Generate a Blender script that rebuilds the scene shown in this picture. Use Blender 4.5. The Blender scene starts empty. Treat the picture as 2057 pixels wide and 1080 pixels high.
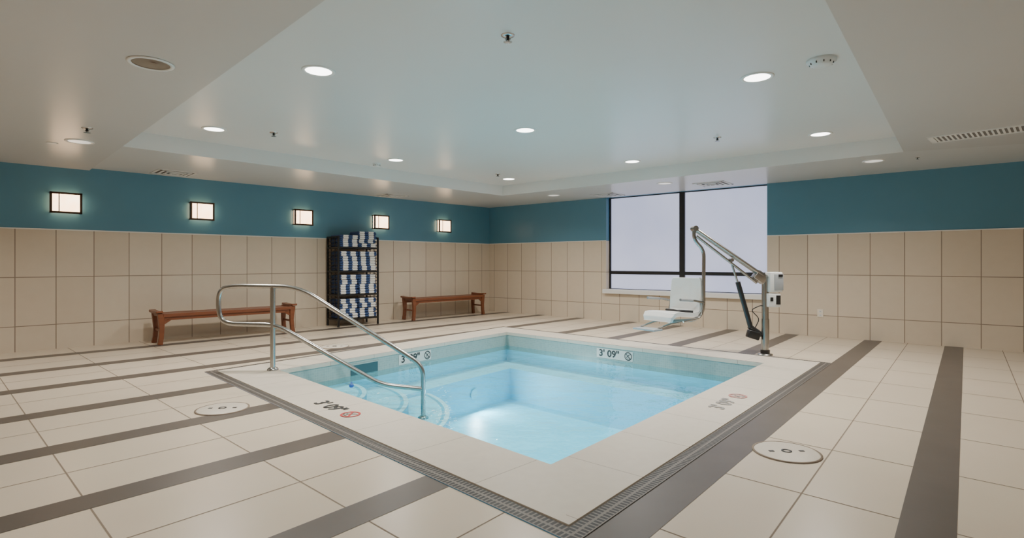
import bpy, math, random
from mathutils import Vector, Matrix
random.seed(4)
F=1090.0; H=1.15; HOR=527.0; CX=1028.5
def plan(u,v,z=0.0):
    d=F*(H-z)/(v-HOR); return Vector(((u-CX)/F*d,d,z))
C=Vector((-0.539,12.92,0)); L=Vector((-.698,-.716,0)).normalized(); R=Vector((.766,-.642,0)).normalized()
N=Vector((-L.y,L.x,0)); N=Vector((.716,-.698,0)).normalized()
AL=math.atan2(-L.y,-L.x); AR=math.atan2(R.y,R.x)
def SN(s,n,z=0): 
    p=C+L*s+N*n; return Vector((p.x,p.y,z))
ZA,ZB,ZT=2.42,2.45,2.64
TILE=1.59
# ------------------------------------------------------------ materials
def mat(name,col,rough=.5,metal=0,emit=None,es=0,spec=None):
    m=bpy.data.materials.new(name); m.use_nodes=True
    b=m.node_tree.nodes['Principled BSDF']
    b.inputs['Base Color'].default_value=(*col,1); b.inputs['Roughness'].default_value=rough
    b.inputs['Metallic'].default_value=metal
    if spec is not None: b.inputs['Specular IOR Level'].default_value=spec
    if emit: b.inputs['Emission Color'].default_value=(*emit,1); b.inputs['Emission Strength'].default_value=es
    return m
class NT:
    def __init__(s,m): s.m=m; s.n=m.node_tree.nodes; s.l=m.node_tree.links; s.b=s.n['Principled BSDF']
    def put(s,inp,v):
        if isinstance(v,(int,float)): inp.default_value=v
        elif isinstance(v,tuple): inp.default_value=v if len(v)==4 or len(inp.default_value)==3 else (*v,1)
        else: s.l.new(v,inp)
    def M(s,op,a,b=None,c=None):
        n=s.n.new('ShaderNodeMath'); n.operation=op
        for i,x in enumerate((a,b,c)):
            if x is not None: s.put(n.inputs[i],x)
        return n.outputs[0]
    def mix(s,f,a,b):
        n=s.n.new('ShaderNodeMix'); n.data_type='RGBA'
        s.put(n.inputs[0],f); s.put(n.inputs[6],a); s.put(n.inputs[7],b); return n.outputs[2]
    def coord(s,k='Object'):
        n=s.n.new('ShaderNodeTexCoord'); return n.outputs[k]
    def xyz(s,v):
        n=s.n.new('ShaderNodeSeparateXYZ'); s.l.new(v,n.inputs[0]); return n.outputs
    def comb(s,x,y,z=0.0):
        n=s.n.new('ShaderNodeCombineXYZ')
        for i,q in enumerate((x,y,z)): s.put(n.inputs[i],q)
        return n.outputs[0]
    def noise(s,sc,vec=None,det=3):
        n=s.n.new('ShaderNodeTexNoise'); n.inputs['Scale'].default_value=sc; n.inputs['Detail'].default_value=det
        if vec is not None: s.l.new(vec,n.inputs['Vector'])
        return n.outputs['Fac']
    def wnoise(s,vec):
        n=s.n.new('ShaderNodeTexWhiteNoise'); s.l.new(vec,n.inputs['Vector']); return n.outputs['Value']
    def bump(s,h,st=.1,dist=.01):
        n=s.n.new('ShaderNodeBump'); n.inputs['Strength'].default_value=st; n.inputs['Distance'].default_value=dist
        s.l.new(h,n.inputs['Height']); s.l.new(n.outputs[0],s.b.inputs['Normal']); return n.outputs[0]
    def edge(s,x,period,off,w):
        t=s.M('DIVIDE',s.M('SUBTRACT',x,off),period); fl=s.M('FLOOR',t); fr=s.M('SUBTRACT',t,fl)
        d=s.M('MINIMUM',fr,s.M('SUBTRACT',1.0,fr))
        return s.M('LESS_THAN',d,w/2/period),fl
def noisy(name,c1,c2,scale,rough=.5,metal=0,bump=0,spec=None):
    m=mat(name,c1,rough,metal,spec=spec); t=NT(m); co=t.coord(); f=t.noise(scale,co)
    t.l.new(t.mix(f,(*c1,1),(*c2,1)),t.b.inputs['Base Color'])
    if bump: t.bump(t.noise(scale*6,co),bump,.004)
    return m
def walltile(name,px,ox):
    m=mat(name,(.6,.5,.4),.36); t=NT(m); co=t.coord(); o=t.xyz(co)
    e1,c1=t.edge(o[0],px,ox,.010); e2,c2=t.edge(o[2],.632,.327,.010)
    e=t.M('MAXIMUM',e1,e2); w=t.wnoise(t.comb(c1,c2,3.3)); f=t.noise(9,co)
    v=t.M('ADD',t.M('MULTIPLY',w,.6),t.M('MULTIPLY',f,.5))
    base=t.mix(v,(.585,.49,.375,1),(.665,.57,.45,1))
    t.l.new(t.mix(e,base,(.25,.19,.14,1)),t.b.inputs['Base Color'])
    t.l.new(t.M('ADD',t.M('MULTIPLY',e,.4),.33),t.b.inputs['Roughness'])
    t.bump(t.M('SUBTRACT',1.0,e),.25,.003); return m
M_wl=walltile('wall_tile_a',.405,-8.343); M_wb=walltile('wall_tile_b',.4145,8.86)
M_blue=noisy('blue_paint',(.085,.225,.315),(.095,.245,.335),3,.32,bump=.05)
M_ceil=noisy('tray_paint',(.66,.655,.635),(.70,.695,.67),1.2,.30,bump=.02)
M_sof=noisy('soffit_shaded',(.53,.505,.48),(.57,.545,.515),1.2,.28,bump=.02)  # ceiling colour darkened and warmed so the soffit looks shaded beside the tray
M_sofb=noisy('soffit_part_shaded',(.60,.585,.56),(.63,.615,.59),1.2,.28,bump=.02)  # milder version of the same shade tint, for the far strips
M_lip=mat('tray_edge_paint',(.76,.75,.72),.35)
M_white=mat('white_paint',(.75,.74,.71),.4)
M_floor=noisy('floor_tile',(.60,.505,.39),(.66,.565,.445),2.2,.30,bump=.04)
M_stripe=noisy('stripe_tile',(.085,.069,.057),(.115,.095,.08),4,.38,bump=.04)
M_grout=mat('floor_grout',(.22,.17,.125),.8)
M_steel=noisy('stainless',(.44,.425,.40),(.36,.35,.33),14,.26,1)
M_chrome=mat('chrome',(.5,.5,.5),.18,1)
M_black=mat('black_metal',(.015,.014,.013),.4,.3)
M_frame=mat('window_frame_metal',(.022,.021,.022),.4,.3)
M_blackp=mat('black_plastic',(.012,.012,.013),.35)
M_bronze=noisy('bronze_frame',(.06,.03,.018),(.09,.048,.028),20,.4,.5)
M_plastic=mat('white_plastic',(.70,.70,.68),.35)
M_greyp=mat('grey_plastic',(.34,.35,.36),.4)
M_red=mat('red_print',(.5,.03,.03),.5); M_ink=mat('black_print',(.02,.02,.02),.5)
M_inkf=mat('worn_print',(.28,.27,.25),.5); M_redf=mat('worn_red_print',(.50,.20,.18),.5)
M_plate=mat('marker_plate',(.62,.62,.58),.3)
M_darkt=mat('skimmer_dark',(.03,.09,.11),.6)
m=mat('cherry_wood',(.3,.1,.04),.35); t=NT(m); o=t.coord(); s_=t.xyz(o)
v=t.comb(t.M('MULTIPLY',s_[0],2.0),t.M('MULTIPLY',s_[1],26.0),t.M('MULTIPLY',s_[2],14.0))
t.l.new(t.mix(t.noise(2.0,v,5),(.235,.075,.028,1),(.125,.038,.016,1)),t.b.inputs['Base Color']); M_wood=m
def towelmat(name,ph):
    m=mat(name,(.8,.8,.8),.95); t=NT(m); co=t.coord(); o=t.xyz(co)
    fr=t.M('FRACT',t.M('ADD',t.M('DIVIDE',o[0],.185),ph)); k=t.M('LESS_THAN',fr,.44)
    t.l.new(t.mix(k,(.74,.74,.72,1),(.035,.07,.18,1)),t.b.inputs['Base Color'])
    t.bump(t.noise(220,co,2),.6,.004); return m
TW=[towelmat('striped_towel_a',.1),towelmat('striped_towel_b',.32)]
m=mat('coping_stone',(.6,.55,.47),.45); t=NT(m); uv=t.coord('UV'); o=t.xyz(uv); e,cc=t.edge(o[0],.62,.0,.006)
base=t.mix(t.noise(16,t.coord()),(.56,.50,.415,1),(.63,.57,.475,1))
t.l.new(t.mix(e,base,(.34,.29,.23,1)),t.b.inputs['Base Color']); t.bump(t.noise(60,t.coord()),.08,.003); M_cop=m
m=mat('drain_grate',(.2,.2,.18),.5); t=NT(m); o=t.xyz(t.coord('UV'))
a=t.M('GREATER_THAN',t.M('FRACT',t.M('DIVIDE',o[0],.026)),.35)
fv=t.M('FRACT',t.M('DIVIDE',o[1],.05)); b=t.M('MULTIPLY',t.M('GREATER_THAN',fv,.14),t.M('LESS_THAN',fv,.86))
k=t.M('MULTIPLY',a,b)
t.l.new(t.mix(k,(.17,.15,.13,1),(.012,.011,.010,1)),t.b.inputs['Base Color']); t.bump(t.M('SUBTRACT',1.0,k),.5,.006); M_grate=m
m=mat('mosaic_tile',(.3,.4,.4),.25); t=NT(m); o=t.xyz(t.coord('UV')); e1,c1=t.edge(o[0],.028,0,.004); e2,c2=t.edge(o[1],.028,0,.004)
w=t.wnoise(t.comb(c1,c2,1.0)); base=t.mix(w,(.28,.37,.35,1),(.32,.41,.39,1))
t.l.new(t.mix(t.M('MAXIMUM',e1,e2),base,(.35,.43,.41,1)),t.b.inputs['Base Color']); M_mos=m
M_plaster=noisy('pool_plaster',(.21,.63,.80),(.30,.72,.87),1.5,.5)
M_riser=noisy('pool_riser_shaded',(.11,.45,.60),(.15,.51,.66),1.5,.5)  # plaster colour darkened as shade so risers look dimmer than the treads
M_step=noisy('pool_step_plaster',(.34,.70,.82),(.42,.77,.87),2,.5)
M_nose=mat('step_nosing',(.62,.84,.88),.4)
m=bpy.data.materials.new('pool_water'); m.use_nodes=True; nt=m.node_tree; nt.nodes.clear()
out=nt.nodes.new('ShaderNodeOutputMaterial'); mx=nt.nodes.new('ShaderNodeMixShader'); tr=nt.nodes.new('ShaderNodeBsdfTransparent')
tr.inputs[0].default_value=(.74,.95,.98,1); gl=nt.nodes.new('ShaderNodeBsdfGlossy'); gl.inputs['Roughness'].default_value=.03
fr=nt.nodes.new('ShaderNodeFresnel'); fr.inputs[0].default_value=1.36
tc=nt.nodes.new('ShaderNodeTexCoord'); no=nt.nodes.new('ShaderNodeTexNoise'); no.inputs['Scale'].default_value=3.6; no.inputs['Detail'].default_value=3
bu=nt.nodes.new('ShaderNodeBump'); bu.inputs['Strength'].default_value=.5; bu.inputs['Distance'].default_value=.05
lk=nt.links.new; lk(tc.outputs['Object'],no.inputs['Vector']); lk(no.outputs['Fac'],bu.inputs['Height']); lk(bu.outputs[0],gl.inputs['Normal']); lk(bu.outputs[0],fr.inputs['Normal'])
lk(fr.outputs[0],mx.inputs[0]); lk(tr.outputs[0],mx.inputs[1]); lk(gl.outputs[0],mx.inputs[2]); lk(mx.outputs[0],out.inputs[0]); M_water=m
def emis(name,c1,c2,sc,st,rough=.3):
    m=mat(name,(.8,.8,.8),rough); t=NT(m); f=t.noise(sc,t.coord(),4)
    t.l.new(t.mix(f,(*c1,1),(*c2,1)),t.b.inputs['Emission Color']); t.b.inputs['Emission Strength'].default_value=st; return m
M_frost=emis('frosted_glass',(.36,.41,.68),(.76,.79,.98),.7,1.05,.22)
NT(M_frost).b.inputs['Base Color'].default_value=(.3,.3,.36,1)
M_alab=emis('alabaster_glass',(1,.46,.16),(1,.84,.58),9,6.5)
M_lens=emis('lamp_lens',(1,.97,.9),(1,.98,.93),2,8)
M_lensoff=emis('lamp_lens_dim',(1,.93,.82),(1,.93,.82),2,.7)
# ------------------------------------------------------------ mesh builder
class MB:
    def __init__(s): s.v=[]; s.f=[]; s.mi=[]; s.sm=[]; s.uv=[]; s.mats=[]
    def m(s,mt):
        if mt not in s.mats: s.mats.append(mt)
        return s.mats.index(mt)
    def poly(s,pts,mt,uv=None,smooth=False):
        b=len(s.v); s.v+= [tuple(p) for p in pts]; s.f.append(list(range(b,b+len(pts)))); s.mi.append(s.m(mt)); s.sm.append(smooth); s.uv.append(uv)
    def mesh(s,verts,faces,mt,smooth=False):
        b=len(s.v); s.v+=[tuple(p) for p in verts]
        for f in faces: s.f.append([b+i for i in f]); s.mi.append(s.m(mt)); s.sm.append(smooth); s.uv.append(None)
    def box(s,c,sz,mt,rot=None,bev=0):
        c=Vector(c); hx,hy,hz=[q/2 for q in sz]; R3=rot or Matrix.Identity(3)
        if bev<=0:
            vs=[c+R3@Vector((x*hx,y*hy,z*hz)) for z in(-1,1) for y in(-1,1) for x in(-1,1)]
            s.mesh(vs,[(0,2,3,1),(4,5,7,6),(0,1,5,4),(2,6,7,3),(0,4,6,2),(1,3,7,5)],mt); return
        import bmesh
        bm=bmesh.new(); bmesh.ops.create_cube(bm,size=1)
        for q in bm.verts: q.co=Vector((q.co.x*sz[0],q.co.y*sz[1],q.co.z*sz[2]))
        bmesh.ops.bevel(bm,geom=bm.edges[:],offset=bev,segments=3,profile=.5,affect='EDGES')
        bm.verts.index_update()
        s.mesh([c+R3@q.co for q in bm.verts],[[q.index for q in f.verts] for f in bm.faces],mt,True); bm.free()
    def tube(s,pts,r,mt,n=14,cap=True,rs=None):
        pts=[Vector(p) for p in pts]; T=[]
        for i in range(len(pts)):
            a=pts[max(i-1,0)]; b=pts[min(i+1,len(pts)-1)]; T.append((b-a).normalized())
        up=Vector((0,0,1)) if abs(T[0].z)<.9 else Vector((0,1,0))
        x=T[0].cross(up).normalized(); vs=[]; fs=[]
        for i,p in enumerate(pts):
            x=(x-T[i]*x.dot(T[i])).normalized(); y=T[i].cross(x); rr=rs[i] if rs else r
            for k in range(n):
                a=2*math.pi*k/n; vs.append(p+x*math.cos(a)*rr+y*math.sin(a)*rr)
        for i in range(len(pts)-1):
            for k in range(n):
                k2=(k+1)%n; fs.append((i*n+k,i*n+k2,(i+1)*n+k2,(i+1)*n+k))
        s.mesh(vs,fs,mt,True)
        if cap:
            s.poly(vs[:n][::-1],mt); s.poly(vs[-n:],mt)
    def sweep(s,pts,w,h,mt,side=Vector((0,1,0)),ws=None):
        pts=[Vector(p) for p in pts]; vs=[]; n=len(pts)
        for i,p in enumerate(pts):
            T=(pts[min(i+1,n-1)]-pts[max(i-1,0)]).normalized(); u=T.cross(side).normalized(); hh=(ws[i] if ws else h)/2
            vs+=[p+side*w/2+u*hh,p-side*w/2+u*hh,p-side*w/2-u*hh,p+side*w/2-u*hh]
        fs=[(3,2,1,0),tuple(4*(n-1)+k for k in range(4))]
        for i in range(n-1):
            for k in range(4): k2=(k+1)%4; fs.append((4*i+k,4*i+k2,4*i+4+k2,4*i+4+k))
        s.mesh(vs,fs,mt)
    def disc(s,c,r,z0,z1,mt,n=40,cap=True):
        vs=[];
        for z in(z0,z1):
            for k in range(n): a=2*math.pi*k/n; vs.append((c[0]+r*math.cos(a),c[1]+r*math.sin(a),z))
        s.mesh(vs,[(k,(k+1)%n,n+(k+1)%n,n+k) for k in range(n)],mt,True)
        s.poly(vs[:n][::-1],mt); s.poly(vs[n:],mt)
    def lathe(s,prof,mt,n=40,c=(0,0)):
        vs=[];m_=len(prof)
        for r,z in prof:
            for k in range(n): a=2*math.pi*k/n; vs.append((c[0]+r*math.cos(a),c[1]+r*math.sin(a),z))
        s.mesh(vs,[(i*n+k,i*n+(k+1)%n,(i+1)*n+(k+1)%n,(i+1)*n+k) for i in range(m_-1) for k in range(n)],mt,True)
    def obj(s,name,parent=None,bevel=0,**props):
        me=bpy.data.meshes.new(name); me.from_pydata(s.v,[],s.f)
        for q in s.mats: me.materials.append(q)
        ul=me.uv_layers.new(name='UVMap')
        for i,p in enumerate(me.polygons):
            p.material_index=s.mi[i]; p.use_smooth=s.sm[i]
            if s.uv[i]:
                for j,li in enumerate(p.loop_indices): ul.data[li].uv=s.uv[i][j]
        me.validate(); me.update()
        o=bpy.data.objects.new(name,me); bpy.context.collection.objects.link(o)
        if parent: o.parent=parent
        if bevel:
            b=o.modifiers.new('bevel','BEVEL'); b.width=bevel; b.segments=2; b.limit_method='ANGLE'
        for k,v in props.items(): o[k]=v
        return o
def root(name,label,category,loc=(0,0,0),rz=0,group=None):
    o=bpy.data.objects.new(name,None); o.empty_display_size=.1; bpy.context.collection.objects.link(o)
    o.location=loc; o.rotation_euler=(0,0,rz); o['label']=label; o['category']=category
    if group: o['group']=group
    return o
def dup(r,loc,rz=None,label=None):
    c=r.copy(); bpy.context.collection.objects.link(c); c.location=loc
    if rz is not None: c.rotation_euler=(0,0,rz)
    if label: c['label']=label
    for ch in r.children:
        k=ch.copy(); bpy.context.collection.objects.link(k); k.parent=c
        for g in ch.children:
            q=g.copy(); bpy.context.collection.objects.link(q); q.parent=k
    return c
def fillet(pts,r,n=7):
    pts=[Vector(p) for p in pts]; o=[pts[0]]
    for i in range(1,len(pts)-1):
        P=pts[i]; a=pts[i-1]-P; b=pts[i+1]-P; rr=r[i] if isinstance(r,(list,tuple)) else r
        ra=min(rr,a.length*.49); rb=min(rr,b.length*.49); A=P+a.normalized()*ra; B=P+b.normalized()*rb
        for k in range(n+1):
            q=k/n; o.append(A*(1-q)**2+P*2*q*(1-q)+B*q*q)
    o.append(pts[-1]); return o
def text_into(mb,txt,size,mt,M4):
    cu=bpy.data.curves.new('t','FONT'); cu.body=txt; cu.size=size; cu.offset=size*.022; cu.align_x='CENTER'; cu.align_y='CENTER'
    ob=bpy.data.objects.new('t',cu); bpy.context.collection.objects.link(ob); dg=bpy.context.evaluated_depsgraph_get()
    me=bpy.data.meshes.new_from_object(ob.evaluated_get(dg))
    mb.mesh([M4@v.co for v in me.vertices],[list(p.vertices) for p in me.polygons],mt)
    bpy.data.objects.remove(ob); bpy.data.curves.remove(cu); bpy.data.meshes.remove(me)
# ------------------------------------------------------------ room shell
LL,RL=13.0,14.0
Lend=C+L*LL; Rend=C+R*RL; P4=C+L*LL+R*RL
def slab(mb,x0,x1,z0,z1,mt,th=.2,y0=0):
    mb.box(((x0+x1)/2,y0+th/2,(z0+z1)/2),(x1-x0,th,z1-z0),mt)
mb=MB(); slab(mb,-LL,.2,0,TILE,M_wl); slab(mb,-LL,.2,TILE,2.75,M_blue)
w=mb.obj('wall_left',kind='structure'); w.location=C; w.rotation_euler=(0,0,AL)
W0,W1,SZ,WT=3.17,6.19,.60,2.45
mb=MB()
slab(mb,0,W0,0,TILE,M_wb); slab(mb,0,W0,TILE,2.75,M_blue)
slab(mb,W1,RL,0,TILE,M_wb); slab(mb,W1,RL,TILE,2.75,M_blue)
slab(mb,W0,W1,0,SZ,M_wb); slab(mb,W0,W1,WT,2.75,M_blue)
w=mb.obj('wall_back',kind='structure'); w.location=C; w.rotation_euler=(0,0,AR)
for nm,a,b in (('wall_right',Rend,P4),('wall_front',P4,Lend)):
    d=(b-a); mb=MB(); slab(mb,0,d.length,0,TILE,M_wl); slab(mb,0,d.length,TILE,2.75,M_blue)
    w=mb.obj(nm,kind='structure'); w.location=a; w.rotation_euler=(0,0,math.atan2(d.y,d.x))
mb=MB(); mb.box((-LL/2,-.006,TILE),(LL,.012,.014),M_white); o=mb.obj('trim_1',kind='structure'); o.location=C; o.rotation_euler=(0,0,AL)
mb=MB(); mb.box((W0/2,-.006,TILE),(W0,.012,.014),M_white); o=mb.obj('trim_2',kind='structure'); o.location=C; o.rotation_euler=(0,0,AR)
mb=MB(); mb.box(((W1+RL)/2,-.006,TILE),(RL-W1,.012,.014),M_white); o=mb.obj('trim_3',kind='structure'); o.location=C; o.rotation_euler=(0,0,AR)
# window
mb=MB(); yb=.15; xm=4.69; zt=.95
def fb(x0,x1,z0,z1,d=.06,y=yb): mb.box(((x0+x1)/2,y,(z0+z1)/2),(x1-x0,d,z1-z0),M_frame)
fb(W0,W0+.03,SZ,WT); fb(W1-.02,W1,SZ,WT); fb(xm-.05,xm+.05,SZ,WT,.07); fb(W0,W1,SZ,SZ+.03); fb(W0,W1,WT-.015,WT)
fb(W0+.03,xm-.05,zt-.032,zt+.032); fb(xm+.05,W1-.02,zt-.032,zt+.032)
win=mb.obj('window_1',kind='structure'); win.location=C; win.rotation_euler=(0,0,AR)
for (x0,x1) in ((W0+.03,xm-.05),(xm+.05,W1-.02)):
    for (z0,z1) in ((SZ+.03,zt-.032),(zt+.032,WT-.015)):
        mb=MB(); mb.box(((x0+x1)/2,yb+.01,(z0+z1)/2),(x1-x0,.012,z1-z0),M_frost); mb.obj('glass_pane',win)
mb=MB(); mb.box(((W0+W1)/2,.04,SZ-.005),(W1-W0+.1,.2,.05),M_white); mb.box(((W0+W1)/2,-.062,SZ-.03),(W1-W0+.1,.012,.07),M_white); mb.obj('window_sill',win,.004)
# ceiling
a=Vector((-4.38,6.056,0))
c_=Vector((4.606,6.383,0)); b_=Vector((-.18,10.57,0)); nd=Vector((.42,1.32,0))
def isect(p,d,q,e):
    den=d.x*e.y-d.y*e.x; tt=((q.x-p.x)*e.y-(q.y-p.y)*e.x)/den; return p+d*tt
e1=(nd-a).normalized()
wv=isect(a,e1,C,L); ee=isect(a,e1,Rend,(P4-Rend))
def Z(p,z): return (p.x,p.y,z)
mb=MB()
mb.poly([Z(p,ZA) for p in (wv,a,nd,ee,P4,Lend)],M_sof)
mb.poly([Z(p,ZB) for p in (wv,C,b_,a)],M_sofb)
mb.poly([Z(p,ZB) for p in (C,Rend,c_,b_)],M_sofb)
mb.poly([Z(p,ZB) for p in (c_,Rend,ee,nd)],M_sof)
for p,q,z0,z1 in ((wv,a,ZA,ZB),(a,nd,ZA,ZT),(nd,ee,ZA,ZB),(a,b_,ZB,ZT),(b_,c_,ZB,ZT),(c_,nd,ZB,ZT)):
    mb.poly([Z(p,z0),Z(q,z0),Z(q,z1),Z(p,z1)],M_lip)
mb.poly([Z(p,ZT) for p in (a,b_,c_,nd)],M_ceil)
mb.obj('ceiling',kind='structure')
# ------------------------------------------------------------ pool outline
PI=[plan(1018,668),plan(1535,731),plan(1107,937),plan(560,745)]   # far,right,near,left
def offset(q,dist):
    n=len(q); ctr=sum(q,Vector())/n; ln=[]
    for i in range(n):
        p,r=q[i],q[(i+1)%n]; d=(r-p).normalized(); nn=Vector((d.y,-d.x,0))
        if nn.dot((p+r)/2-ctr)<0: nn=-nn
        ln.append((p+nn*dist,d))
    return [isect(ln[i-1][0],ln[i-1][1],ln[i][0],ln[i][1]) for i in range(n)]
PC=offset(PI,.475); PD=offset(PI,.575)
# floor
mb=MB(); RO=[C+(-L-R)*.1,Rend-L*.1,P4,Lend-R*.1]
for i in range(4):
    j=(i+1)%4; mb.poly([Z(PD[i],0),Z(PD[j],0),Z(RO[j],0),Z(RO[i],0)],M_floor)
def clipT(p,d,quad):
    ts=[]
    for i in range(4):
        q=quad[i]; e=quad[(i+1)%4]-q; den=d.x*e.y-d.y*e.x
        if abs(den)<1e-9: continue
        tt=((q.x-p.x)*e.y-(q.y-p.y)*e.x)/den; uu=((q.x-p.x)*d.y-(q.y-p.y)*d.x)/den
        if -1e-6<=uu<=1+1e-6: ts.append(tt)
    return (min(ts),max(ts)) if len(ts)>=2 else None
def band(p0,p1,w,mt,z,pool=True):
    d=(p1-p0).normalized(); nn=Vector((d.y,-d.x,0))*w/2
    ra=clipT(p0+nn,d,ROOM); rb=clipT(p0-nn,d,ROOM)
    if not ra or not rb: return
    A,B=p0+nn,p0-nn; ca=clipT(A,d,PD) if pool else None; cb=clipT(B,d,PD) if pool else None
    if ca and not cb: cb=ca
    if cb and not ca: ca=cb
    if ca: segs=[((ra[0],rb[0]),(ca[0],cb[0])),((ca[1],cb[1]),(ra[1],rb[1]))]
    else: segs=[((ra[0],rb[0]),(ra[1],rb[1]))]
    for (s0,s1) in segs:
        mb.poly([Z(A+d*s0[0],z),Z(A+d*s1[0],z),Z(B+d*s1[1],z),Z(B+d*s0[1],z)],mt)
ROOM=[C,Rend,P4,Lend]
ST=[(8.5,.67,-.16,.54),(8.55,1.79,-.14,1.55),(8.6,2.86,1.0,2.60),(8.65,4.0,.85,3.77),(8.69,5.07,1.02,4.72),(8.74,6.14,1.04,5.71),(7.13,7.13,.94,6.66),(6.95,8.13,-.39,7.55),(6.05,9.06,-.44,8.57),(6.0,10.05,-.5,9.55),(6,11.1,-.5,10.6)]
for i,(s0,n0,s1,n1) in enumerate(ST):
    if i==7:
        dd=(PD[2]-PD[1]).normalized(); nn=Vector((dd.y,-dd.x,0)); nn=nn if nn.x>0 else -nn
        band(PD[1]+nn*.10,PD[2]+nn*.10,.215,M_stripe,.0016,False)
    else: band(SN(s0,n0),SN(s1,n1),.2,M_stripe,.0016)
for i in range(len(ST)-1):
    A,B=ST[i],ST[i+1]
    def at(q,s): return q[1]+(q[3]-q[1])*(s-q[0])/(q[2]-q[0])
    band(SN(8,(at(A,8)+at(B,8))/2),SN(1,(at(A,1)+at(B,1))/2),.007,M_grout,.0008)
Rm=(PI[2]-PI[3]).normalized()*.5+R*.5; Rm.normalize()
for k in range(-1,16):
    s=8.44-.81*k+ .81*1
    band(SN(s,6.0),SN(s,6.0)+Rm,.007,M_grout,.0009)
mb.obj('floor',kind='structure')
# ------------------------------------------------------------ pool
pool=root('swimming_pool','square sunken spa pool with stone coping and pale blue water','pool',(0,0,0))
def ring(mb,A,B,z,mt,vs=0):
    for i in range(4):
        j=(i+1)%4; d=(A[j]-A[i]).normalized(); 
        P=[A[i],A[j],B[j],B[i]]; nn=Vector((d.y,-d.x,0))
        uv=[((p-A[i]).dot(d),abs((p-A[i]).dot(nn))) for p in P]
        mb.poly([Z(p,z) for p in P],mt,uv)
def walls(mb,A,z0,z1,mt,skip=()):
    for i in range(4):
        if i in skip: continue
        j=(i+1)%4; l=(A[j]-A[i]).length
        mb.poly([Z(A[i],z0),Z(A[j],z0),Z(A[j],z1),Z(A[i],z1)],mt,[(0,z0),(l,z0),(l,z1),(0,z1)])
ctr=sum(PI,Vector())/4
WZ=-.205; BZ=-.92
mb=MB(); PIe=offset(PI,-.008)
ring(mb,PC,offset(PI,.0),.012,M_cop); 
ring(mb,PI,PIe,.009,M_cop); walls(mb,PC,0,.012,M_cop); walls(mb,PIe,-.035,.009,M_cop); ring(mb,PIe,PI,-.035,M_cop)
mb.obj('coping',pool,label='cream stone coping slabs')
mb=MB(); ring(mb,PD,PC,.005,M_grate); mb.obj('drain_grate',pool,label='slotted perimeter drain grate')
mb=MB(); walls(mb,PI,-.27,0,M_mos); walls(mb,PI,BZ,-.27,M_plaster); mb.poly([Z(p,BZ) for p in PI[::-1]],M_plaster)
mb.obj('basin',pool,label='basin with grey green mosaic waterline band')
mb=MB(); mb.poly([Z(p,WZ) for p in PI[::-1]],M_water); mb.obj('water',pool,label='still clear pale blue water')
far,right,near,left=PI
Q=offset(PI,-.45)
mb=MB(); BT=-.45
for (p,q,p2,q2) in ((left,far,Q[3],Q[0]),(far,right,Q[0],Q[1])):
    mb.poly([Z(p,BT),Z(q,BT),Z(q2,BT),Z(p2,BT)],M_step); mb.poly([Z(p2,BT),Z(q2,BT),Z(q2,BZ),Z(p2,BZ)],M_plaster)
mb.obj('underwater_bench',pool)
d1=(near-left).normalized(); d2=(far-left).normalized(); a1=math.atan2(d1.y,d1.x); a2=math.atan2(d2.y,d2.x)
for r,zt_ in ((1.8,-.50),(1.35,-.39),(.9,-.28)):
    mb=MB(); n=28; arc=[left+Vector((math.cos(a1+(a2-a1)*k/n),math.sin(a1+(a2-a1)*k/n),0))*r for k in range(n+1)]
    mb.poly([Z(left,zt_)]+[Z(p,zt_) for p in arc],M_step)
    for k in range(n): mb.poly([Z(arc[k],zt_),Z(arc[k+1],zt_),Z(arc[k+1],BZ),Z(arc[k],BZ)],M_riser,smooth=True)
    for k in range(n):
        for r0,r1,mm in ((0,.05,M_nose),(.05,.085,M_riser)):
            o0=left+(arc[k]-left)*(1-r0/r); o1=left+(arc[k+1]-left)*(1-r0/r); i0=left+(arc[k]-left)*(1-r1/r); i1=left+(arc[k+1]-left)*(1-r1/r)
            mb.poly([Z(o0,zt_+.002),Z(o1,zt_+.002),Z(i1,zt_+.002),Z(i0,zt_+.002)],mm)
    mb.obj('step',pool)
def wallframe(p,q,tpar,off):
    d=(q-p).normalized(); c=p+(q-p)*tpar; nn=Vector((d.y,-d.x,0))
    if nn.dot(ctr-c)<0: nn=-nn
    return c+nn*off,d,nn
c0,d0,n0=wallframe(left,far,.28,.004)
Mx=Matrix(((d0.x,n0.x,0),(d0.y,n0.y,0),(0,0,1)))
mb=MB(); mb.box((c0.x,c0.y,-.14),(.40,.008,.12),M_darkt,Mx); mb.box((c0.x,c0.y,-.075),(.43,.014,.014),M_mos,Mx)
mb.obj('skimmer_opening',pool,label='dark rectangular skimmer opening')
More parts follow.
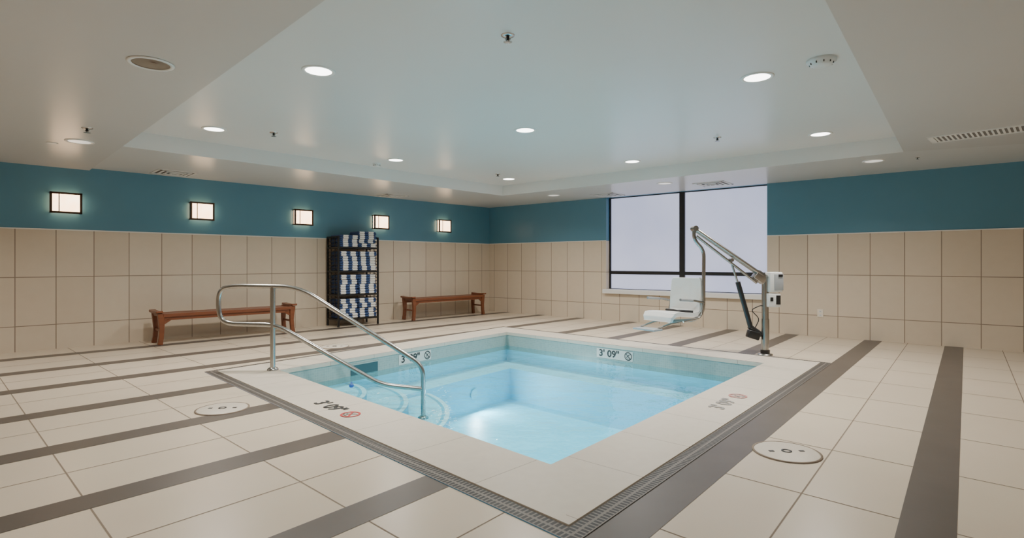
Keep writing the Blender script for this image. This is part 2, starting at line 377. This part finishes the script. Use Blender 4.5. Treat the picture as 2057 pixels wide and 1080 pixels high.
def marker(origin,xd,yd,zd,plate,size=.13,ink=None,mk=None,lift=.003):
    ink=ink or M_ink; mk=mk or M_red
    mb=MB(); M4=Matrix(((xd.x,yd.x,zd.x,origin.x),(xd.y,yd.y,zd.y,origin.y),(xd.z,yd.z,zd.z,origin.z),(0,0,0,1)))
    if plate:
        w_,h_=.29,.066; mb.poly([M4@Vector(p) for p in ((-w_,-h_,0),(w_,-h_,0),(w_,h_,0),(-w_,h_,0))],M_plate)
    text_into(mb,"3' 09\"",size,ink,M4@Matrix.Translation((-.085,0,lift))@Matrix.Scale(1.1 if plate else .95,4,(1,0,0)))
    dm=mb.obj('depth_marker',pool,label='depth marking reading 3\' 09"')
    mb=MB(); n=32; rc=size*.44; cx=.22 if plate else .245
    def P2(x,y,h=0): return M4@Vector((cx+x*rc,y*rc,lift+h))
    for k in range(n):
        A0=2*math.pi*k/n; A1=2*math.pi*(k+1)/n
        mb.poly([P2(rr*math.cos(q),rr*math.sin(q)) for rr,q in ((1,A0),(1,A1),(.80,A1),(.80,A0))],mk)
    # diver: head, body and legs, wavy water
    mb.poly([P2(-.34+.13*math.cos(q*.628),-.18+.13*math.sin(q*.628),.0003) for q in range(10)],ink)
    for pts in ([(-.26,-.02),(-.12,-.12),(.30,.34),(.18,.44)],[(.18,.44),(.30,.34),(.58,.46),(.54,.56)],[(-.20,.02),(-.12,-.06),(-.50,-.46),(-.56,-.40)],[(-.5,-.54),(.5,-.54),(.45,-.63),(-.45,-.63)]):
        mb.poly([P2(x,y,.0004) for x,y in pts],ink)
    dd=Vector((math.cos(-.78),math.sin(-.78),0)); pp=Vector((-dd.y,dd.x,0))*.09
    mb.poly([P2(q.x,q.y,.0008) for q in (dd*.85+pp,-dd*.85+pp,-dd*.85-pp,dd*.85-pp)],mk)
    mb.obj('no_diving_symbol',dm,label='round no diving symbol')
Zv=Vector((0,0,1))
dn=(near-left).normalized(); on=Vector((dn.y,-dn.x,0)); on=on if on.dot(ctr-near)<0 else -on
pt=left+dn*1.84+on*.30; marker(Vector((pt.x,pt.y,.0125)),dn,-on,Zv,False,.17)
dr=(right-near).normalized(); orr=Vector((dr.y,-dr.x,0)); orr=orr if orr.dot(ctr-near)<0 else -orr
pt=near+dr*2.05+orr*.28; marker(Vector((pt.x,pt.y,.0125)),dr,-orr,Zv,False,.17,M_inkf,M_redf)
c0,d0,n0=wallframe(left,far,.49,.006); marker(Vector((c0.x,c0.y,-.12)),d0,Zv,n0,True,.13,mk=M_ink)
c0,d0,n0=wallframe(far,right,.51,.006); marker(Vector((c0.x,c0.y,-.12)),d0,Zv,n0,True,.13,mk=M_ink)
for (p,q,tp,en) in ((left,far,.66,18),(near,right,.45,18)):
    c0,d0,n0=wallframe(p,q,tp,.02 if tp==.45 else .47)
    mb=MB(); up=Zv
    ring_=[Vector((c0.x,c0.y,-.68))+(d0*math.cos(2*math.pi*k/24)+Zv*math.sin(2*math.pi*k/24))*.07 for k in range(24)]
    mb.poly(ring_,M_step); o=mb.obj('pool_fill_disc',pool)  # plain plaster disc marking the added light, not a real fitting
    li=bpy.data.lights.new('pool_fill_light','AREA'); li.shape='DISK'; li.size=.12; li.energy=en; li.color=(.85,.97,1)  # added fill light to make the water glow
    lo=bpy.data.objects.new('pool_fill_light',li); bpy.context.collection.objects.link(lo); lo.parent=pool
    lo.location=(c0.x+n0.x*.03,c0.y+n0.y*.03,-.68); lo.rotation_euler=n0.to_track_quat('-Z','Y').to_euler()
th=root('pool_thermometer','small blue floating thermometer in the pool water','thermometer',(0,0,0))
p=plan(706,774,WZ); th.location=p
mb=MB(); mb.lathe([(0,-.02),(.02,-.018),(.028,0),(.02,.015),(.009,.02),(.009,.04),(0,.043)],mat('blue_float',(.02,.1,.4),.3),16); mb.obj('float_body',th)
# ------------------------------------------------------------ handrail
rail=root('pool_handrail','brushed stainless steel handrail with loop end entering the pool','handrail',(0,0,0))
DY=5.755; k=DY/F
def rp(u,v): return Vector(((u-CX)*k,DY,H-(v-HOR)*k))
rp0=rp(548,745)
rail.location=(rp0.x,DY,.012)
off=Vector((rp0.x,DY,.012))
def sub(ps): return [p-off for p in ps]
mb=MB(); mb.tube(sub(fillet([rp(850,835),rp(850,735),rp(815,712),rp(600,576),rp(470,574),rp(440,580),rp(438,625),rp(450,650),rp(556,652),rp(765,772),rp(848,781)],[0,.12,.05,.2,.12,.13,.12,.14,.14,.14,0])),.0245,M_steel,18)
mb.obj('rail',rail)
mb=MB(); mb.tube(sub([Vector((rp0.x,DY,.012)),rp(548,577)]),.027,M_steel,18); mb.obj('post',rail)
for q,z in ((rp0,.013),(rp(850,824),-.50)):
    mb=MB(); mb.lathe([(.024,.03),(.035,.028),(.055,.012),(.058,0)],M_steel,28,(q.x-off.x,0)); o=mb.obj('flange',rail); o.location=(0,0,z-.012)
# ------------------------------------------------------------ benches
def bench():
    r=root('wooden_bench','reddish brown wooden bench with curved legs against the tiled wall','bench',group='wooden benches along the wall')
    Ln,D,Hh=1.9,.38,.43; X=Vector((1,0,0)); Y=Vector((0,1,0))
    mb=MB()
    for i in range(6): mb.box((0,-D/2+.035+i*(D-.07)/5,Hh-.012),(Ln-.12,.05,.022),M_wood)
    for y in(-D/2+.012,D/2-.012): mb.box((0,y,Hh-.02),(Ln-.1,.03,.045),M_wood)
    mb.obj('seat',r,.003)
    for sx in(-1,1):
        for sy in(-1,1):
            mb=MB(); pts=[(sx*(Ln/2-.012),sy*(D/2-.025),0),(sx*(Ln/2-.026),sy*(D/2-.03),.10),(sx*(Ln/2-.034),sy*(D/2-.03),.22),(sx*(Ln/2-.03),sy*(D/2-.03),.34),(sx*(Ln/2-.02),sy*(D/2-.03),.44)]
            mb.sweep(pts,.055,.05,M_wood,Y,[.062,.058,.06,.075,.08]); mb.obj('leg',r,.006)
        mb=MB(); pts=[(sx*(Ln/2-.0),y,z) for y,z in ((-D/2-.015,.462),(-D/2+.04,.456),(0,.45),(D/2-.04,.456),(D/2+.015,.462))]
        mb.sweep(pts,.085,.032,M_wood,X); mb.box((sx*(Ln/2-.02),0,.42),(.05,D-.1,.05),M_wood); mb.obj('end_rail',r,.006)
    mb=MB()
    for y in(-D/2+.03,D/2-.03):
        mb.box((0,y,Hh-.065),(Ln-.14,.022,.05),M_wood)
    for sx in(-1,1):
        mb.box((sx*(Ln/2-.1),-D/2+.03,Hh-.1),(.1,.022,.04),M_wood,Matrix.Rotation(sx*.6,3,'Y'))
        mb.box((sx*(Ln/2-.03),0,.2),(.025,D-.08,.03),M_wood)
    mb.obj('apron',r,.002); return r
b1=bench(); b1.location=SN(5.95,.46); b1.rotation_euler=(0,0,AL)
b1['label']='reddish brown wooden bench with curved legs beside the towel rack'
dup(b1,SN(1.62,.36),AL,'reddish brown wooden bench with curved legs near the room corner')
# ------------------------------------------------------------ towel rack
RX,RD,RH=.80,.40,1.62
rk=root('towel_rack','black metal shelving rack holding striped pool towels','rack',SN(3.72,.26),AL)
for x in(-RX/2,RX/2):
    for y in(-RD/2,RD/2):
        mb=MB(); mb.box((x,y,RH/2+.01),(.028,.028,RH-.02),M_black); mb.lathe([(.0,0),(.02,0),(.02,.02),(.0,.02)],M_black,12,(x,y)); mb.obj('post',rk)
SHZ=[.14,.575,1.0,1.43]
for z in SHZ:
    mb=MB()
    for y in(-RD/2,RD/2): mb.box((0,y,z-.014),(RX,.02,.028),M_black)
    for x in(-RX/2,RX/2): mb.box((x,0,z-.014),(.02,RD,.028),M_black)
    for i in range(9): mb.box((0,-RD/2+.04+i*(RD-.08)/8,z-.006),(RX,.014,.008),M_black)
    mb.obj('shelf',rk)
for x in(-RX/2,RX/2):
    mb=MB()
    for i in range(24):
        z=.2+i*.0605; mb.tube([(x,-RD/2,z),(x,-RD/4,z+.012),(x,0,z),(x,RD/4,z-.012),(x,RD/2,z)],.0065,M_black,6)
    for y in(-.07,.07): mb.box((x,y,.9),(.008,.014,1.42),M_black)
    mb.box((x,0,RH-.01),(.025,RD,.025),M_black); mb.obj('side_panel',rk)
mb=MB(); mb.box((0,RD/2,RH-.01),(RX,.02,.025),M_black); mb.obj('back_rail',rk)
def towel(mt,W=.365,D=.36,T=.078):
    mb=MB(); prof=[]; hh=T/4
    for lobe in(0,1):
        zc=hh+lobe*2*hh
        for q in range(9):
            an=-math.pi/2+math.pi*q/8; prof.append((-D/2+.034-math.cos(an)*.034,zc+math.sin(an)*hh*.98))
    prof+=[(D/2-.02,T-.002),(D/2,T*.75),(D/2,T*.25),(D/2-.02,.002)]
    n=len(prof); xs=[-W/2,-W/2+.006,-W/2+.02,-W/4,0,W/4,W/2-.02,W/2-.006,W/2]; sc=[.5,.85,1,1,1.0,1,1,.85,.5]; vs=[]
    for i,(x,s) in enumerate(zip(xs,sc)):
        wob=.004*math.sin(i*2.1)
        for (y,z) in prof: vs.append((x,y*(1-(1-s)*.12)+wob,T/2+(z-T/2)*s))
    fs=[(i*n+k2,(i+1)*n+k2,(i+1)*n+(k2+1)%n,i*n+(k2+1)%n) for i in range(len(xs)-1) for k2 in range(n)]
    mb.mesh(vs,fs,mt,True); mb.poly(vs[:n],mt); mb.poly(vs[-n:][::-1],mt)
    return mb
protos=[]
for i in (0,1):
    o=towel(TW[i]).obj('pool_towel'); o['category']='towel'; o['label']='folded blue and white striped towel on the black rack'; o['group']='striped towels on the rack'; protos.append(o)
cnt=0; base=Matrix.Translation(SN(3.72,.26))@Matrix.Rotation(AL,4,'Z')
for si,z in enumerate(SHZ):
    for rr in range(4):
        for sx in(-1,1):
            top=si==3
            if top and rr==3 and sx<0: continue
            if cnt<2: o=protos[cnt]
            else:
                o=protos[random.choice((0,0,1)) if rr%2==0 else random.choice((0,1,1))].copy(); bpy.context.collection.objects.link(o)
            cnt+=1
            hz=rr*(.073 if top else .0885)
            loc=base@Vector((sx*.1885+random.uniform(-.003,.003),-.015+random.uniform(-.02,.015),z+.001+hz))
            o.location=loc; o.rotation_euler=(0,0,AL+random.uniform(-.03,.03))
            o.scale=(1,1,.93 if top else 1.13)
# ------------------------------------------------------------ sconces
def sconce():
    r=root('wall_sconce','lit rectangular wall sconce with bronze frame and alabaster glass','wall lamp',group='wall sconces on the blue wall')
    W,Hh,D=.34,.28,.10; t=.026
    mb=MB(); mb.box((0,-.008,0),(W-.04,.016,Hh-.04),M_bronze); mb.obj('backplate',r)
    mb=MB(); 
    for z in(-1,1): mb.box((0,-D+.01,z*(Hh/2-t/2)),(W,.022,t),M_bronze)
    for x in(-1,1): mb.box((x*(W/2-t/2),-D+.01,0),(t,.022,Hh),M_bronze)
    mb.box((-.075,-D+.006,0),(.010,.016,Hh),M_bronze)
    for x in(-1,1):
        for z in(-1,1): mb.box((x*(W/2-t/2),-D/2,z*(Hh/2-t/2)),(.014,D,.014),M_bronze)
    mb.obj('frame',r)
    mb=MB(); mb.box((0,-D/2-.008,0),(W-.035,D-.03,Hh-.035),M_alab); mb.obj('lamp_shade',r); return r
def wallpt(u,z,C0=C,Dd=L):
    k_=(u-CX)/F; s=(k_*C0.y-C0.x)/(Dd.x-k_*Dd.y); p=C0+Dd*s; return Vector((p.x,p.y,z))
sc0=sconce()
for i,u in enumerate((131,403,606,762,889)):
    p=wallpt(u,1.945)
    if i==0: sc0.location=p; sc0.rotation_euler=(0,0,AL)
    else: dup(sc0,p,AL)
# ------------------------------------------------------------ downlights
def downlight(lit,en):
    r=root('recessed_downlight','lit round recessed downlight with white trim ring' if lit else 'unlit round recessed downlight with pale trim','ceiling light',group='recessed ceiling downlights')
    mb=MB(); mb.lathe([(.098,.0),(.1,-.006),(.122,-.008),(.126,-.003),(.126,0)],M_white,40); mb.obj('trim_ring',r)
    mb=MB(); mb.disc((0,0),.099,-.004,-.001,M_lens if lit else M_lensoff); mb.obj('lens',r)
    if en:
        li=bpy.data.lights.new('lamp','AREA'); li.shape='DISK'; li.size=.18; li.energy=en; li.color=(1,.94,.865); li.spread=2.5
        lo=bpy.data.objects.new('lamp',li); bpy.context.collection.objects.link(lo); lo.parent=r; lo.location=(0,0,-.012)
    return r
def cpos(u,v,z): p=plan(u,v,z); return Vector((p.x,p.y,z))
lit=[(640,142),(1521,155),(430,259),(1055,261),(1648,269),(795,321),(1270,324),(1022,359)]
d0_=downlight(True,43)
for i,(u,v) in enumerate(lit):
    if i==0: d0_.location=cpos(u,v,ZT)
    else: dup(d0_,cpos(u,v,ZT))
for p in (Vector((-2.6,.2,ZA)),Vector((3.4,-.9,ZA)),Vector((6.6,3.0,ZB)),Vector((-6.6,4.2,ZA))): dup(d0_,p)
q0=downlight(False,0)
for i,(u,v,z) in enumerate([(160,284,ZA),(1112,392,ZB),(1335,368,ZB),(1755,323,ZB)]):
    if i==0: q0.location=cpos(u,v,z)
    else: dup(q0,cpos(u,v,z))
oc=root('recessed_can_light','unlit round recessed can with mirrored reflector','ceiling light',cpos(303,127,ZA))
mb=MB(); mb.lathe([(.105,-.002),(.108,-.008),(.126,-.009),(.13,-.002)],M_white,40); mb.obj('trim_ring',oc)
mb=MB(); mb.lathe([(.104,-.006),(.085,-.004),(.08,-.0045),(.05,-.003),(.045,-.0035),(0,-.003)],mat('dark_reflector',(.33,.33,.32),.12,1),40); mb.obj('reflector',oc)
def sprinkler():
    mb=MB(); mb.lathe([(.0,-.008),(.022,-.010),(.040,-.004),(.042,0)],M_chrome,20)
    mb.tube([(0,0,-.006),(0,0,-.03)],.009,M_black,8)
    for sx in(-1,1): mb.tube([(sx*.005,0,-.012),(sx*.016,0,-.022),(sx*.003,0,-.038)],.0035,M_chrome,6)
    for k_ in range(12):
        an=k_*math.pi/6; mb.box((math.cos(an)*.016,math.sin(an)*.016,-.040),(.022,.005,.002),M_chrome,Matrix.Rotation(an,3,'Z'))
    mb.disc((0,0),.012,-.042,-.038,M_chrome,12)
    o=mb.obj('fire_sprinkler'); o['label']='small chrome pendant fire sprinkler on the ceiling'; o['category']='sprinkler'; o['group']='ceiling sprinklers'; return o
sp=sprinkler()
for i,(u,v,z) in enumerate([(1020,71,ZT),(550,266,ZT),(1441,276,ZT),(1000,349,ZT),(175,257,ZA),(1843,316,ZB)]):
    o=sp if i==0 else sp.copy()
    if i: bpy.context.collection.objects.link(o)
    o.location=cpos(u,v,z); s=1.1 if i<5 else .6; o.scale=(s,s,s)
def smoke(u,v,z,r,lab):
    mb=MB(); mb.lathe([(r,0),(r,-.016),(r*.8,-.02),(r*.72,-.04),(r*.45,-.052),(0,-.053)],M_plastic,32)
    for k_ in range(10): 
        an=k_*.628; mb.box((math.cos(an)*r*.74,math.sin(an)*r*.74,-.03),(.012,.006,.014),M_blackp,Matrix.Rotation(an,3,'Z'))
    o=mb.obj('smoke_detector'); o['label']=lab; o['category']='smoke detector'; o.location=cpos(u,v,z)
smoke(1650,120,ZT,.10,'white round smoke detector on the raised ceiling')
smoke(757,328,ZT,.06,'small white ceiling detector near a downlight')
mb=MB(); mb.disc((0,0),.05,-.006,0,M_white,28); o=mb.obj('sprinkler_cover'); o['label']='flat white concealed sprinkler cover plate'; o['category']='sprinkler'; o.location=cpos(105,287,ZA)
M_vsh=mat('vent_shadow',(.16,.15,.14),.8)
def diffuser(p,rz,lab):
    r=root('ceiling_vent',lab,'air vent',p,rz,group='square ceiling air diffusers')
    mb=MB(); S=.50
    for i,(o_,z) in enumerate(((.5,-.004),(.37,-.010),(.25,-.014),(.13,-.018))):
        w_=.034; q=o_*S
        for sx,sy,lx,ly in ((0,1,2*q,w_),(0,-1,2*q,w_),(1,0,w_,2*q),(-1,0,w_,2*q)):
            mb.box((sx*(q-w_/2),sy*(q-w_/2),z),(lx,ly,.006),M_white,)
    mb.obj('louver',r)
    mb=MB(); mb.box((0,0,-.001),(S-.02,S-.02,.002),M_vsh); mb.obj('vent_opening',r); return r
dv=diffuser(cpos(350,347,ZB),AL,'white square louvred ceiling air diffuser')
for u,v,az in ((785,393,AL),(1220,391,AR),(1432,369,AR)): dup(dv,cpos(u,v,ZB),az)
gp=cpos(2000,264,ZB); g=root('air_grille','long white slotted air return grille in the ceiling','air vent',gp,AR-.1)
mb=MB(); GL,GW=1.0,.34
for y in(-1,1): mb.box((0,y*GW/2,-.005),(GL+.05,.03,.009),M_white)
for x in(-1,1): mb.box((x*GL/2,0,-.005),(.05,GW,.009),M_white)
mb.obj('grille_frame',g)
mb=MB()
for i in range(24): mb.box((-GL/2+.04+i*(GL-.08)/23,0,-.003),(.018,GW-.02,.004),M_white)
mb.obj('grille_slats',g); mb=MB(); mb.box((0,0,-.0006),(GL,GW,.001),M_vsh); mb.obj('grille_void',g)
# ------------------------------------------------------------ floor lids
def lid(p,r_,lab,rz):
    r=root('skimmer_lid',lab,'floor cover',p,rz,group='round floor lids')
    mb=MB(); mb.lathe([(r_,.0),(r_,.004),(r_-.012,.005)],M_grout,48); mb.lathe([(r_-.012,.003),(r_-.02,.006),(0,.006)],M_cop,48); mb.obj('lid',r)
    for x in(-.09,.09):
        mb=MB(); mb.box((x*r_/.19,0,.007),(.03,.022,.002),M_ink); mb.obj('finger_slot',r)
    mb=MB(); mb.lathe([(.03,.007),(.03,.009),(.018,.009),(.018,.007)],M_ink,20); mb.obj('lock_ring',r); return r
l0=lid(plan(1580,908)+Vector((0,0,.002)),.193,'round cream skimmer lid set in the floor tiles',0)
dup(l0,plan(447,821)+Vector((0,0,.002)),.1)
dup(l0,plan(672,696)+Vector((0,0,.002)),.1)
# ------------------------------------------------------------ outlet
M_ivory=mat('ivory_plastic',(.74,.68,.58),.4)
ol=root('wall_outlet','cream electrical outlet plate on the tiled wall','outlet',wallpt(1648,.36,C,R),AR)
mb=MB(); mb.box((0,-.004,0),(.085,.008,.125),M_ivory,bev=.003); mb.obj('cover_plate',ol)
for z in(-.028,.028):
    mb=MB(); mb.box((0,-.0085,z),(.035,.002,.03),M_plastic)
    for x in(-.007,.007): mb.box((x,-.0098,z),(.003,.001,.012),M_blackp)
    mb.obj('socket',ol)
# ------------------------------------------------------------ pool lift
kl=6.776/F; LY=6.776
def lp(u,v,dy=0): return Vector(((u-CX)*kl,LY+dy,H-(v-HOR)*kl))
bx=(1537-CX)*kl
lf=root('pool_lift','white and stainless pool access lift with hanging chair on the deck','pool lift',(bx,LY,0))
O=Vector((bx,LY,0))
def LPs(ps): return [p-O for p in ps]
mb=MB(); mb.lathe([(0,.02),(.05,.02),(.085,.012),(.09,0)],M_steel,28); mb.obj('base_plate',lf)
mb=MB(); mb.tube(LPs([Vector((bx,LY,.015)),lp(1537,552)]),.041,M_steel,20); mb.tube(LPs([lp(1537,690),lp(1537,640)]),.048,M_steel,20); mb.tube(LPs([lp(1537,712),lp(1537,702)]),.055,M_blackp,20); mb.obj('mast',lf)
mb=MB()
for dy in(-.035,.035):
    mb.tube(LPs([lp(1394,459,dy),lp(1530,553,dy)]),.022,M_steel,12)
mb.tube(LPs([lp(1399,474),lp(1520,568)]),.017,M_steel,12)
mb.tube([lp(1395,459,-.06)-O,lp(1395,459,.06)-O],.034,M_steel,16); mb.box(lp(1526,556)-O,(.15,.11,.12),M_steel,Matrix.Rotation(.6,3,'Y'),bev=.008)
mb.tube([lp(1468,522,-.05)-O,lp(1468,522,.05)-O],.022,M_steel,12)
mb.obj('arm',lf)
mb=MB(); mb.tube(LPs(fillet([lp(1394,458),lp(1394,482),lp(1414,502),lp(1413,625),lp(1398,643),lp(1340,645)],.09)),.022,M_steel,14); mb.obj('hanger',lf)
mb=MB(); mb.tube(LPs([lp(1468,524),lp(1486,580)]),.013,M_chrome,12); mb.tube(LPs([lp(1482,566),lp(1508,658)]),.030,M_blackp,16); mb.tube(LPs([lp(1505,655),lp(1530,672)]),.032,M_blackp,14)
mb.box(lp(1513,672)-O,(.15,.09,.10),M_blackp,Matrix.Rotation(.3,3,'Y'),bev=.015)
mb.tube(LPs(fillet([lp(1515,662),lp(1526,640),lp(1508,622),lp(1530,612),lp(1540,618)],.05)),.006,M_blackp,8)
mb.obj('actuator',lf)
mb=MB(); mb.box(lp(1552,566,-.03)-O,(.16,.13,.25),M_plastic,bev=.012); mb.box(lp(1557,566,-.096)-O,(.11,.012,.20),M_greyp,bev=.004); mb.box(lp(1560,553,-.104)-O,(.05,.006,.03),M_blackp); mb.obj('control_box',lf)
mb=MB(); mb.box(lp(1549,602,-.03)-O,(.15,.13,.17),M_plastic,bev=.012); mb.box(lp(1556,601,-.098)-O,(.05,.008,.11),M_blackp)
mb.poly([lp(u,v,-.0985)-O for u,v in ((1540,596),(1546,596),(1546,604),(1540,604))],M_blackp); mb.obj('battery_pack',lf)
fx=Vector((-.80,-.60,0)); sd=Vector((.60,-.80,0)); org=Vector((2.20,6.93,.49))-O
def sheet(mb,prof,wid,th,mt):
    n=len(prof); vs=[]; cols=9
    nor=[]
    for i in range(n):
        a0=prof[max(i-1,0)]; a1=prof[min(i+1,n-1)]; tx,tz=a1[0]-a0[0],a1[1]-a0[1]; l=math.hypot(tx,tz); nor.append((-tz/l,tx/l))
    for side in(0,1):
        for i in range(n):
            for c in range(cols):
                q=-1+2*c/(cols-1); cup=.012*q*q
                w_=wid[i]/2*q; f_,z_=prof[i][0]-nor[i][0]*(th*side-cup),prof[i][1]-nor[i][1]*(th*side-cup)
                vs.append(org+fx*f_+Vector((0,0,z_))+sd*w_)
    m_=n*cols; fs=[]
    for i in range(n-1):
        for c in range(cols-1):
            k_=i*cols+c; fs.append((k_,k_+1,k_+cols+1,k_+cols)); fs.append((m_+k_,m_+k_+cols,m_+k_+cols+1,m_+k_+1))
    for i in range(n-1):
        for c in(0,cols-1): k_=i*cols+c; fs.append((k_,k_+cols,m_+k_+cols,m_+k_))
    for c in range(cols-1):
        for i in(0,n-1): k_=i*cols+c; fs.append((k_,k_+1,m_+k_+1,m_+k_))
    mb.mesh(vs,fs,mt,False)
mb=MB(); sheet(mb,[(.52,-.05),(.52,-.01),(.49,.02),(.42,.025),(.3,.012),(.15,-.0),(.03,.01)],[.38,.42,.45,.46,.46,.46,.44],.045,M_plastic); mb.obj('seat',lf,.008)
mb=MB(); sheet(mb,[(.02,.02),(-.015,.06),(-.03,.2),(-.045,.33),(-.055,.43),(-.058,.465)],[.42,.44,.45,.45,.44,.40],.035,M_plastic); mb.obj('backrest',lf,.008)
for sg in(-1,1):
    mb=MB(); ps=[org+fx*f_+Vector((0,0,z_))+sd*(.245*sg) for f_,z_ in ((-.05,.16),(.12,.19),(.42,.215))]
    mb.tube(ps,.014,M_steel,10); mb.tube([ps[1]+(ps[2]-ps[1])*.2,ps[2]],.017,M_greyp,10); mb.tube(fillet([ps[0],org+sd*.245*sg+Vector((0,0,-.02)),org+fx*.3+sd*.2*sg+Vector((0,0,-.06))],.06),.011,M_steel,10); mb.obj('armrest',lf)
mb=MB()
for sg in(-1,1): mb.tube([org+fx*f_+Vector((0,0,z_))+sd*(.13*sg) for f_,z_ in ((.1,-.06),(.45,-.08),(.68,-.12))],.012,M_steel,10)
pc=org+fx*.72+Vector((0,0,-.135)); mb.box(pc,(.16,.32,.022),M_greyp,Matrix(((fx.x,sd.x,0),(fx.y,sd.y,0),(0,0,1))),bev=.006); mb.obj('footrest',lf)
mb=MB(); mb.tube(fillet([org+sd*.2+fx*.1+Vector((0,0,.05)),org+fx*.2+Vector((0,0,.06)),org-sd*.2+fx*.1+Vector((0,0,.05))],.15),.016,M_blackp,8); mb.obj('seat_belt',lf)
# ------------------------------------------------------------ world & camera
wd=bpy.data.worlds.new('w'); bpy.context.scene.world=wd; wd.use_nodes=True; wd.node_tree.nodes['Background'].inputs[0].default_value=(.6,.65,.75,1); wd.node_tree.nodes['Background'].inputs[1].default_value=.3
cam=bpy.data.cameras.new('camera'); co=bpy.data.objects.new('camera',cam); bpy.context.collection.objects.link(co)
co.location=(0,0,H); co.rotation_euler=(math.pi/2,0,0); cam.sensor_width=36; cam.lens=36*F/2057; cam.shift_y=-13/2057; cam.clip_start=.05
bpy.context.scene.camera=co
